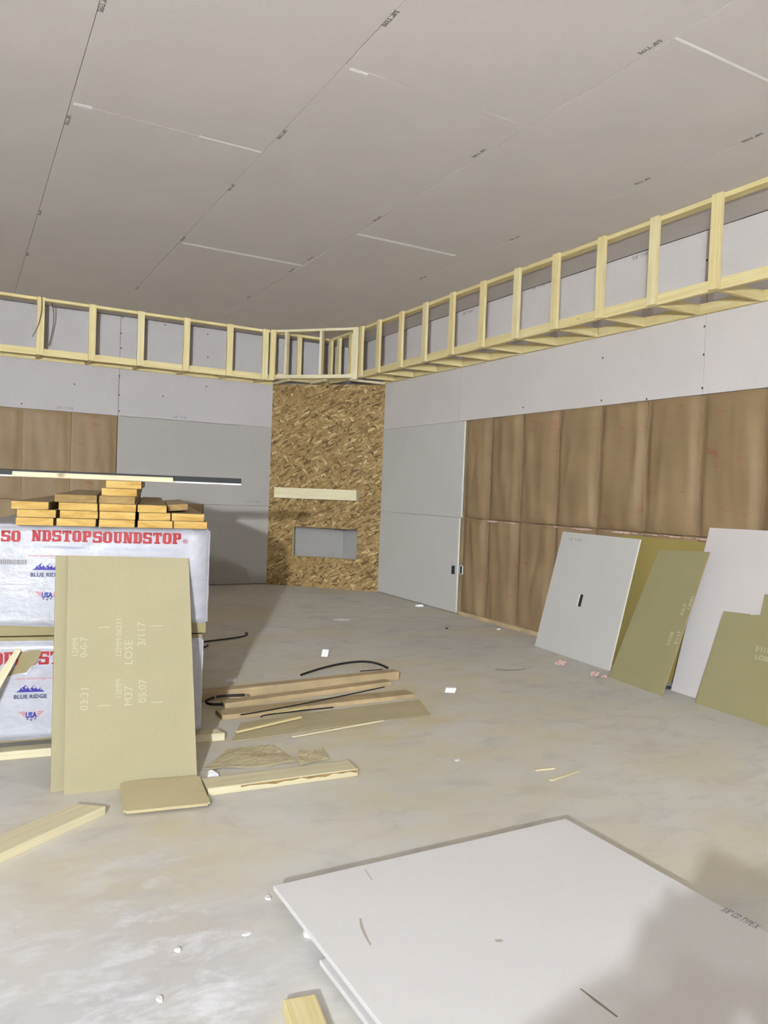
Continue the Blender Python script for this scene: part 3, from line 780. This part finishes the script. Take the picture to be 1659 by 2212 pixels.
PK = [(33,116,0,0),(121,208,0,1),(213,292,0,2),(297,374,0,3),(375,449,0,4),
      (35,121,1,0),(128,212,1,1),(214,293,1,2),(299,369,1,3),(370,442,1,4),
      (22,105,2,0),(125,211,2,1),(213,294,2,2),(296,360,2,3),
      (116,209,3,1),(212,291,3,2),(217,295,4,2),(226,304,5,2)]
ZZ = [Z1, Z2, Z3, Z4, Z5, Z6]
for (a, b, r_, c_) in PK:
    off = PLOFF+R.uniform(-.012, .012)
    end = 'endgrain_dk' if (a, r_) in ((116, 3), (212, 3)) else 'endgrain'
    kw = dict(z0=ZZ[r_], th=TH, off=off, mats=('pine_shaded', end), length=R.uniform(2.3, 2.6), yaw=0.0)
    if (a, r_) == (116, 3): kw['yaw'] = .045
    if (a, r_) == (370, 1): kw['length'] = 1.9
    plank(a, b, 1100, 1117, 'yellow ended plank, %s layer of the stack, %s' % (rows[r_], cols[c_]), **kw)
plank(362, 407, 1085, 1103, 'short brown plank tilted on the right shoulder of the plank stack', z0=Z3+.012, th=.036, off=-.05, mats=('pine_shaded', 'endgrain_dk'), length=1.2, yaw=.0, roll=-.10)
# black strip and pale strip lying across the top
ztop = Z6+TH+.001
e0 = V((-.62, 4.98, 0)); 
def acrossline(px, off):
    u, _ = PL(px, 1040, off); return P0+nF*off+aX*u
q0, q1 = acrossline(-60, -.12), acrossline(519, -.12)
bl_root = empty('black_strip', (0, 0, 0)); c = (q0+q1)/2; L = (q1-q0).length
bl_root.location = (c.x, c.y, ztop); bl_root.rotation_euler.z = BRZ
tag(bl_root, 'long black strip with a white underside lying across the top of the plank stack', 'strip')
box('white_backing', (0, 0, .0045), (L, .11, .009), 'scrap', bl_root, .001)
box('black_face', (0, 0, .009+.015), (L, .11, .03), 'black', bl_root, .002)
q0, q1 = acrossline(28, -.02), acrossline(374, -.02)
pv = lumber('pale_strip', q0[:2], q1[:2], .07, .028, ztop, ['pine_pale', 'pine_pale'], 'pale wooden strip with a broken end lying before the black strip on the planks', 'strip', cut=.05)
# stick leaning on the lower bundle at the left edge
s0 = F(-135, 1690); t1u, t1z = PL(40, 1408, .03); s1 = P0+nF*.03+aX*t1u; s1.z = t1z
dv = s1-s0; Ls = dv.length; xax = dv.normalized(); yax = nF.cross(xax).normalized(); zax = xax.cross(yax)
bm = bmesh.new(); bm_box(bm, (Ls/2, 0, 0), (Ls, .1, .02), .003)
for v in bm.verts:
    if v.co.x > Ls*.9: v.co.y *= .28
st = bm_obj('leaning_stick', bm, 'pine_pale'); mm = Matrix.Identity(4)
for i in range(3): mm[i][0] = xax[i]; mm[i][1] = yax[i]; mm[i][2] = zax[i]; mm[i][3] = s0[i]
mm[2][3] += .012
st.matrix_world = mm; tag(st, 'pale splintered stick leaning on the torn lower bundle at the left edge', 'stick')

# ------------------------------------------------------------------ tan boards leaning on the bundles
def lean_front(bl, br, pxl, pxr, pyt, off, name, label, mats, th=.013):
    ul, zl = PL(pxl, pyt, off); ur, zr = PL(pxr, pyt, off)
    tl = P0+nF*off+aX*ul; tl.z = zl; tr = P0+nF*off+aX*ur; tr.z = zr
    o, inv = lean(name, bl, br, tl, tr, th, mats, label, 'fiberboard')
    return o, frame_matrix(bl, br, tl)
o, mm2 = lean_front(F(109, 1712), F(170, 1703), 121, 190, 1199.5, .045, 'fiberboard_sheet', 'narrow tan fiberboard edge showing left of the board leaning on the bundles', ['fiber', 'fiber_edge'])
# its width really runs behind the front board
o, mmF = lean_front(F(138, 1717), F(426, 1688), 147, 410, 1199.5, .062, 'fiberboard_sheet', 'tan fiberboard sheet with faint white stamps leaning on the wrapped bundles', ['fiber', 'fiber_edge'])
for px, py, s, sz in [(286, 1436, 'LOSE', .058), (314, 1396, '3/117', .058), (188, 1420, '0-0-7', .05), (262, 1420, '12MM 06211', .04), (168, 1420, '12MM', .04),
                      (190, 1535, '03:31', .055), (286, 1525, 'M37', .058), (316, 1518, '05:07', .055), (262, 1510, '12MM', .04)]:
    u, z = uv_on(mmF, px, py); text('stamped_mark', s, sz, 'chalk', o, ROT(u, z))
for px, py in [(340, 1352), (339, 1517), (225, 1355), (225, 1524)]:
    u, z = uv_on(mmF, px, py); bm = bmesh.new(); bm_box(bm, (u, -.001, z), (.06, .001, .004)); bm_obj('stamped_tick', bm, 'chalk', o)
# small square of board lying at its foot
cs = [F(267, 1753, .03), F(455, 1734, .03), F(430, 1674, .05), F(259, 1689, .05)]
bm = bmesh.new(); tv = [bm.verts.new(p) for p in cs]; bv = [bm.verts.new(p-V((0, 0, .013))) for p in cs]
bm.faces.new(tv); bm.faces.new(bv[::-1])
for i in range(4): bm.faces.new((tv[i], bv[i], bv[(i+1) % 4], tv[(i+1) % 4]))
bm.normal_update(); bmesh.ops.bevel(bm, geom=[e for e in bm.edges if abs((e.verts[0].co-e.verts[1].co).z) > .009], offset=.012, segments=2, affect='EDGES')
o = bm_obj('fiberboard_offcut', bm, 'fiber_lit'); tag(o, 'small tan fiberboard square lying tilted at the foot of the leaning board', 'fiberboard')
# ------------------------------------------------------------------ lumber and scraps on the floor
PD = ['pine_dusty', 'endgrain']
def fl(px, py, z=0): q = F(px, py, z); return (q.x, q.y)
def along(pa, pb, w, side=1):
    """centre line from the front bottom edge pa->pb"""
    a, b = V((*pa, 0)), V((*pb, 0)); d = (b-a).normalized(); n = V((-d.y, d.x, 0))*side
    return (a+n*w/2)[:2], (b+n*w/2)[:2]
a, b = along(fl(449, 1720), fl(773, 1676), .14); b0 = V((*a, 0)); 
lumber('plank_offcut', a, b, .14, .038, 0, ['pine_pale', 'pine_pale'], 'pale plank with a bark edge on the floor right of the small fiberboard square', 'lumber')
bk = bmesh.new()
A_, B_ = V((*fl(520, 1712), 0)), V((*fl(771, 1677), 0))
for i in range(14):
    t0, t1 = i/14, (i+1)/14
    p, q = A_.lerp(B_, t0), A_.lerp(B_, t1); n = V((.0, -.0015, 0))
    h0, h1 = .026+.008*math.sin(i*2.1)*math.cos(i*.9), .026+.008*math.sin((i+1)*2.1)*math.cos((i+1)*.9)
    bk.faces.new([bk.verts.new(v) for v in (p+n+V((0, 0, h0)), q+n+V((0, 0, h1)), q+n+V((0, 0, .036)), p+n+V((0, 0, .036)))])
pl_ = bpy.data.objects['plank_offcut']; bo = bm_obj('bark_edge', bk, 'endgrain_dk'); bo.parent = pl_
bpy.context.view_layer.update(); bo.matrix_parent_inverse = pl_.matrix_world.inverted()
a, b = along(fl(-60, 1893), fl(228, 1760), .14)
lumber('plank_offcut', a, b, .14, .04, 0, ['pine_pale', 'pine_pale'], 'pale plank on the bare floor at the lower left edge', 'lumber', cut=.05)
# pile beside the bundles
a, b = along(fl(425, 1518), fl(862, 1468), .089)
lumber('stud_offcut', a, b, .089, .066, .0, ['pine_dusty', 'endgrain_dk'], 'long dusty stud at the back of the floor pile, below the curved black pipe', 'lumber')
a, b = along(fl(487, 1531), fl(846, 1482), .089)
lumber('stud_offcut', a, b, .089, .036, .0, ['pine_dusty', 'pine_pale'], 'dusty stud with a bright cut end in the middle of the floor pile', 'lumber')
def paper(name, pts, label, cat, z=.008, mat='cardboard', amp=.006, seed=1, th=.003, n=14):
    """thin sheet spanned over four floor corners"""
    rr = random.Random(seed); P4 = [V((*fl(*p), z)) for p in pts]
    bm = bmesh.new(); gr = []
    ph = [rr.uniform(0, 6) for _ in range(4)]
    for j in range(n+1):
        row = []
        for i in range(n+1):
            s, t = i/n, j/n
            p = (P4[0].lerp(P4[1], s)).lerp(P4[3].lerp(P4[2], s), t)
            p.z += amp*(.5+.5*math.sin(7*s+ph[0]+3*t)*math.sin(5*t+ph[1]))+amp*.5*rr.random()
            row.append(bm.verts.new(p))
        gr.append(row)
    for j in range(n):
        for i in range(n): bm.faces.new((gr[j][i], gr[j][i+1], gr[j+1][i+1], gr[j+1][i]))
    r = bmesh.ops.extrude_face_region(bm, geom=bm.faces[:])
    for v in [g_ for g_ in r['geom'] if isinstance(g_, bmesh.types.BMVert)]: v.co.z = max(.0005, v.co.z-th)
    o = bm_obj(name, bm, mat); return tag(o, label, cat)
a, b = along(fl(480, 1556), fl(897, 1508), .15)
lumber('plank_offcut', a, b, .14, .03, .0, ['pine_dusty', 'endgrain_dk'], 'flat dusty brown board in front of the stud with the bright end', 'lumber')
paper('cardboard_strip', [(500, 1604), (930, 1545), (905, 1512), (520, 1562)], 'flat dusty cardboard strip at the front of the floor pile', 'cardboard', .004, 'cardboard', .004, 3)
paper('kraft_paper', [(436, 1668), (640, 1650), (585, 1612), (492, 1622)], 'crumpled brown kraft paper on the floor beside the bundles', 'paper', .003, 'cardboard', .012, 5, n=18)
paper('kraft_paper', [(648, 1655), (712, 1642), (697, 1622), (640, 1628)], 'small brown paper scrap behind the plank with the bark edge', 'paper', .003, 'cardboard', .012, 8)
def sliver(pa, pb, w, label, mat='pine_pale', th=.008, z=0.0, name='wood_sliver', cat='wood scrap'):
    a, b = along(fl(*pa), fl(*pb), w); return lumber(name, a, b, w, th, z, mat, label, cat, bev=.001)
sliver((512, 1589), (652, 1556), .02, 'thin yellow wood sliver lying across the front of the cardboard strip', 'pine', .012, .014)
sliver((632, 1598), (830, 1562), .014, 'long pale wood sliver along the front edge of the cardboard strip', 'pine_pale', .008, .012)
sliver((1157, 1666), (1199, 1662), .022, 'short pale wood splinter alone on the floor at right')
sliver((1192, 1688), (1251, 1668), .018, 'longer pale wood splinter on the floor, nearer than its short neighbour')
sliver((600, 1552), (668, 1540), .04, 'thin flat wood chip lying on the floor pile', 'pine', .006, .034)
# black rods, pipe and wires
def rod(pts, r, label, name='black_rod', cat='rod', mat='black'):
    o = tube(name, pts, r, mat); return tag(o, label, cat)
q = [F(650, 1458, .015), F(700, 1440, .04), F(775, 1425, .055), F(812, 1430, .04), F(838, 1443, .015)]
rod(q, .0095, 'curved length of black pipe arching behind the floor pile', 'black_pipe', 'pipe')
rod([F(520, 1544, .055), F(600, 1532, .05), F(720, 1508, .05), F(830, 1484, .05)], .0045, 'long thin black rod lying over the stud with the bright end')
rod([F(564, 1549, .045), F(562, 1544, .045), F(600, 1541, .045), F(720, 1528, .045)], .0045, 'bent black rod lying on the flat brown board')
rod([F(778, 1450, .08), F(826, 1446, .08)], .004, 'short black rod beside the end of the long dusty stud')
rod([F(425, 1388, .012), F(500, 1379, .012), F(537, 1374, .012), F(536, 1368, .03), F(530, 1367, .03)], .008, 'hooked black rod on the shaded floor behind the bundles')
rod([F(425, 1399, .012), F(445, 1399, .012), F(449, 1394, .012)], .009, 'small black rod end beside the hooked rod')
rod([F(468, 1505, .085), F(495, 1502, .085), F(529, 1502, .085)], .009, 'straight black rod resting on the long dusty stud near the bundles')
rod([F(482, 1521, .03), F(455, 1523, .03), F(440, 1518, .03), F(448, 1510, .03), F(462, 1507, .03)], .009, 'curled black cable end beside the bundles', 'black_cable', 'cable')
rod([F(1070, 1446, .004), F(1110, 1449, .004), F(1136, 1445, .004)], .003, 'faint thin wire curved on the open floor at right', 'thin_wire', 'wire', 'wire')
# white scraps
def scrap(px, py, s, label, mat='scrap', seed=0, flat=.3, name='drywall_scrap', cat='scrap'):
    rr = random.Random(seed+px); p = F(px, py)
    bm = bmesh.new(); n = 6; h = s*flat; top, bot = [], []
    for i in range(n):
        an = i*2*math.pi/n+rr.uniform(-.3, .3); r = s*rr.uniform(.7, 1.1)
        bot.append(bm.verts.new((r*math.cos(an), r*.7*math.sin(an), 0)))
        top.append(bm.verts.new((r*.85*math.cos(an), r*.6*math.sin(an), h*rr.uniform(.6, 1.2))))
    bm.faces.new(top); bm.faces.new(bot[::-1])
    for i in range(n): bm.faces.new((bot[i], bot[(i+1) % n], top[(i+1) % n], top[i]))
    o = bm_obj(name, bm, mat); o.location = (p.x, p.y, .0005); o.rotation_euler.z = rr.uniform(0, 3)
    return tag(o, label, cat)
def chip(px, py, w, d, h, label, rz):
    p = F(px, py); o = box('drywall_scrap', (p.x, p.y, h/2), (w, d, h), 'scrap', None, .001, rz)
    for v in o.data.vertices:
        if v.co.z > 0: v.co.x += w*.15; v.co.y += d*.3
    return tag(o, label, 'scrap')
chip(701, 1418, .058, .02, .065, 'square white drywall chip on open floor behind the curved black pipe', -.5)
chip(971, 1495, .078, .035, .034, 'square white drywall chip alone on the floor right of the pile', -.5)
chip(497, 1472, .075, .03, .02, 'small white chip behind the long stud at the shadow edge', -.4)
scrap(987, 1643, .022, 'tiny white scrap on the floor right of the bark edged plank')
scrap(460, 1679, .035, 'crumpled white scrap beside the small fiberboard square', flat=.8)
scrap(580, 1941, .02, 'white plaster crumb left of the near drywall sheet corner')
scrap(667, 2022, .028, 'white plaster crumb against the left edge of the near drywall sheet', flat=.7)
scrap(738, 1338, .13, 'flat white scrap on the far floor before the chase', flat=.03)
scrap(905, 1310, .06, 'white scrap on the floor near the foot of the right wall', flat=.5)
scrap(1440, 1488, .04, 'dark debris clump at the foot of the white sheet', 'box_dark', flat=.6, name='debris_clump', cat='debris')
scrap(1078, 1360, .03, 'tiny white scrap at the foot of the insulation', flat=.4)
scrap(345, 2161, .016, 'white plaster crumb on the near floor, lower left', flat=.5)
scrap(384, 2054, .015, 'white plaster crumb on the near floor left of the sheet', flat=.5)
scrap(534, 2018, .018, 'white plaster crumb midway between the crumbs and the sheet', flat=.3)
scrap(965, 1358, .03, 'dark crumb on the far floor before the drywall edge', 'box_dark', flat=.3, name='debris_clump', cat='debris')

def tuft(px, py, s_, label, seed):
    rr = random.Random(seed); p = F(px, py); bm = bmesh.new()
    bmesh.ops.create_icosphere(bm, subdivisions=3, radius=1)
    for v in bm.verts:
        n_ = v.co.normalized(); k = .75+.35*math.sin(5*n_.x+seed)*math.sin(4*n_.y+2)+rr.uniform(-.22, .22)
        v.co = Vector((n_.x*k*s_, n_.y*k*s_*.6, max(0, n_.z*k*s_*.55+s_*.12)))
    o = bm_obj('insulation_tuft', bm, 'pink'); o.location = (p.x, p.y, .0005); o.rotation_euler.z = rr.uniform(-.4, .8)
    return tag(o, label, 'insulation scrap')
tuft(1210, 1435, .06, 'pink insulation tuft on the floor before the drywall offcut', 3)
tuft(1285, 1459, .05, 'flat pink insulation clump near the foot of the olive strip, left one of two', 5)
tuft(1305, 1463, .035, 'small pink insulation clump touching the foot of the olive strip', 9)
# ------------------------------------------------------------------ foreground sheet on scraps
ZT = .093
A_ = F(590, 1913, ZT); B_ = F(1222, 1768, ZT)
xax = (B_-A_).normalized(); ang = math.atan2(xax.y, xax.x); W = (B_-A_).length; Lg = 1.75
root = empty('drywall_sheet', (A_.x, A_.y, 0), ang)
tag(root, 'large white drywall sheet lying flat on the floor in the foreground', 'drywall')
bm = bmesh.new(); bm_box(bm, (W/2, -Lg/2, ZT-.008), (W, Lg, .016), .003); sh = bm_obj('sheet_panel', bm, 'dry_lit', root)
def smudge(pts, mat, name):
    bm = bmesh.new(); vs = []
    for px, py in pts:
        p = F(px, py, ZT+.0006); vs.append(bm.verts.new((p.x, p.y, p.z)))
    bm.faces.new(vs); o = bm_obj(name, bm, mat); o.parent = root
    bpy.context.view_layer.update(); o.matrix_parent_inverse = root.matrix_world.inverted(); return o
M['smear'] = plain('brown smear', (190, 178, 166), .9); M['smear2'] = plain('faint smear', (212, 206, 199), .9)
M['pencil'] = plain('pencil line', (150, 138, 122), .9)
smudge([(776, 1984), (780, 1983), (786, 2005), (796, 2028), (803, 2040), (799, 2043), (788, 2024), (778, 2002)], 'smear', 'scuff_mark')
smudge([(1068, 2030), (1080, 2028), (1088, 2031), (1084, 2035), (1072, 2035)], 'smear', 'scuff_mark')
smudge([(786, 1878), (790, 1877), (806, 1900), (802, 1902)], 'smear2', 'scuff_mark')
smudge([(1252, 2136), (1256, 2135), (1300, 2168), (1336, 2196), (1331, 2197), (1290, 2166)], 'pencil', 'pencil_line')
pm = F(1556, 1966, ZT+.001); pe = F(1659, 2020, ZT+.001); dv = pe-pm; an = math.atan2(dv.y, dv.x)
o = text('printed_mark', '5/8" CD TYPE X', .05, 'ink_soft', None, Matrix.Translation(pm) @ Matrix.Rotation(an, 4, 'Z'), 'LEFT', .0008)
o.data.transform(Matrix.Diagonal((dv.length/.25*.55, 1.0, 1, 1)))
o.parent = root; o.matrix_parent_inverse = root.matrix_world.inverted()
# sheet beneath it and the scraps that keep them apart
ZLo = .044
q = F(690, 2073, ZLo)
def loc2(u, v): return V((A_.x, A_.y, 0)) + xax*u + V((xax.y, -xax.x, 0))*v
ul = (q-V((A_.x, A_.y, 0))).dot(xax); vl = (q-V((A_.x, A_.y, 0))).dot(V((xax.y, -xax.x, 0)))
c = loc2(ul+.6, vl+.5)
o = box('drywall_sheet', (c.x, c.y, ZLo-.008), (1.2, 1.0, .016), 'dry_lit', None, .003, ang)
tag(o, 'white drywall piece lying underneath the large foreground sheet, its edge poking out left', 'drywall')
for (u, v, z0, h, L, w, lab) in [(ul+.3, vl+.4, 0, ZLo-.016, .9, .07, 'lath under the lower foreground drywall piece, far end'), (ul+.3, vl+.8, 0, ZLo-.016, .9, .07, 'lath under the lower foreground drywall piece, near end'),
                    (ul+.7, vl+.35, ZLo, ZT-.016-ZLo, .7, .07, 'lath between the two foreground drywall pieces, far end'), (ul+.7, vl+.85, ZLo, ZT-.016-ZLo, .7, .07, 'lath between the two foreground drywall pieces, near end')]:
    c = loc2(u+L/2-.1, v); o = box('lath_strip', (c.x, c.y, z0+h/2), (L, w, h-.0005), 'pine_dusty', None, .002, ang); tag(o, lab, 'lath')
# pale block at the bottom edge
a = F(610, 2158, .038); b = F(682, 2145, .038); d2 = F(724, 2230, .038)
ex = (b-a).normalized(); wv = (b-a).length
ey = V((ex.y, -ex.x, 0)); c = a+ex*wv/2+ey*.17
o = box('lumber_offcut', (c.x, c.y, .019), (.34, wv, .038), ['pine', 'endgrain'], None, .006, math.atan2(ey.y, ey.x), ends=True)
tag(o, 'knotty yellow lumber offcut on the floor at the bottom edge', 'lumber')

# ------------------------------------------------------------------ out of frame: an added board on a trestle, outlined to cast the foreground shadow
LP = V((-1.5, -1.5, 1.92)); ZCAST = .80
edge = [(1000, 2330), (1150, 2212), (1300, 2106), (1350, 2090), (1371, 2041), (1389, 1976), (1438, 1963), (1458, 1920), (1497, 1900), (1508, 1863), (1529, 1831), (1555, 1833), (1562, 1857), (1576, 1848), (1592, 1850), (1600, 1868), (1660, 1874), (1760, 1890)]
pts = []
for i, (px, py) in enumerate(edge):
    zz = ZT if i < 7 else 0.0
    s = F(px, py, zz); k = (LP.z-ZCAST)/(LP.z-zz); c = LP+(s-LP)*k; pts.append(c)
last = pts[-1]; first = pts[0]
for px, py in [(1900, 2330), (1640, 2330), (1633, 2195), (1612, 2174), (1546, 2180), (1533, 2212), (1526, 2330), (1150, 2460)]:
    s = F(px, py, ZT); pts.append(LP+(s-LP)*((LP.z-ZCAST)/(LP.z-ZT)))
bm = bmesh.new(); bm.faces.new([bm.verts.new(p) for p in pts])
r = bmesh.ops.extrude_face_region(bm, geom=bm.faces[:])
for v in [g_ for g_ in r['geom'] if isinstance(g_, bmesh.types.BMVert)]: v.co.z -= .013
o = bm_obj('fiberboard_offcut', bm, 'fiber'); tag(o, 'added tan board on a trestle out of view, outlined to cast the foreground shadow', 'fiberboard')
ctr = sum(pts, V((0, 0, 0)))/len(pts)
tr_ = empty('trestle', (ctr.x-.05, ctr.y-.05, 0), .9); tag(tr_, 'added wooden trestle out of view under the shadow board', 'trestle')
box('trestle_beam', (0, 0, ZCAST-.013-.045), (.6, .038, .089), 'pine', tr_, .003)
for sx in (-.24, .24):
    for sy in (-1, 1):
        l = box('leg', (sx, sy*.12, .36), (.038, .02, .73), 'pine', tr_, .002); l.rotation_euler.x = sy*.27
# ------------------------------------------------------------------ light
def lamp(name, kind, loc, energy, col, **k):
    d = bpy.data.lights.new(name, kind); o = bpy.data.objects.new(name, d); COL.objects.link(o)
    o.location = loc; d.energy = energy; d.color = col
    for a, b in k.items(): setattr(d, a, b)
    return o, d
LCOL = (1.0, 1.075, 1.165)
def work_fill_light(loc, kc, kl, soft):  # serves the work light and the added fill lamp
    wl, wd = lamp('work_fill_light', 'POINT', loc, 1.0, (1, 1, 1), shadow_soft_size=soft)
    wd.use_nodes = True; nt = wd.node_tree
    em = next(n for n in nt.nodes if n.type == 'EMISSION'); em.inputs['Color'].default_value = (*LCOL, 1)
    fo = nt.nodes.new('ShaderNodeLightFalloff'); fo.inputs['Strength'].default_value = 1.0
    ma = nt.nodes.new('ShaderNodeMath'); ma.operation = 'MULTIPLY'; mb = nt.nodes.new('ShaderNodeMath'); mb.operation = 'MULTIPLY'
    ad = nt.nodes.new('ShaderNodeMath'); ad.operation = 'ADD'
    ma.inputs[1].default_value = kc; mb.inputs[1].default_value = kl
    nt.links.new(fo.outputs['Constant'], ma.inputs[0]); nt.links.new(fo.outputs['Linear'], mb.inputs[0])
    nt.links.new(ma.outputs[0], ad.inputs[0]); nt.links.new(mb.outputs[0], ad.inputs[1]); nt.links.new(ad.outputs[0], em.inputs['Strength'])
work_fill_light(LP, 12.8, 85.0, .05)
work_fill_light(V((-1.9, -2.3, 3.0)), 5.7, 0.0, .10)  # added high fill lamp that lifts the floor, no such source seen
fl_o, fl_d = lamp('overhead_fill', 'AREA', (-1.6, -3.0, 3.7), 15, LCOL, shape='SQUARE', size=1.8)  # added soft fill from above, no real fixture there
fl_o.rotation_euler = (math.radians(28), 0, math.radians(-28))
up_o, up_d = lamp('up_fill', 'AREA', (-1.2, -1.6, 1.6), 48, LCOL, shape='SQUARE', size=.5)  # added upward fill that brightens the ceiling and its bounce
up_o.rotation_euler = (math.radians(180-34), 0, math.radians(-28)); up_d.spread = math.radians(150)
w = bpy.data.worlds.new('world'); sc.world = w; w.use_nodes = True
w.node_tree.nodes['Background'].inputs[0].default_value = (.02, .02, .022, 1)
sc.view_settings.view_transform = 'Standard'; sc.view_settings.look = 'None'
sc.view_settings.exposure = 0.03; sc.view_settings.gamma = 1.0
sc.cycles.max_bounces = 5; sc.cycles.diffuse_bounces = 4; sc.cycles.glossy_bounces = 2
sc.cycles.use_adaptive_sampling = True; sc.cycles.adaptive_threshold = .14; sc.cycles.adaptive_min_samples = 16
sc.cycles.caustics_reflective = False; sc.cycles.caustics_refractive = False
sc.cycles.sample_clamp_indirect = 6
sc.cycles.use_denoising = True
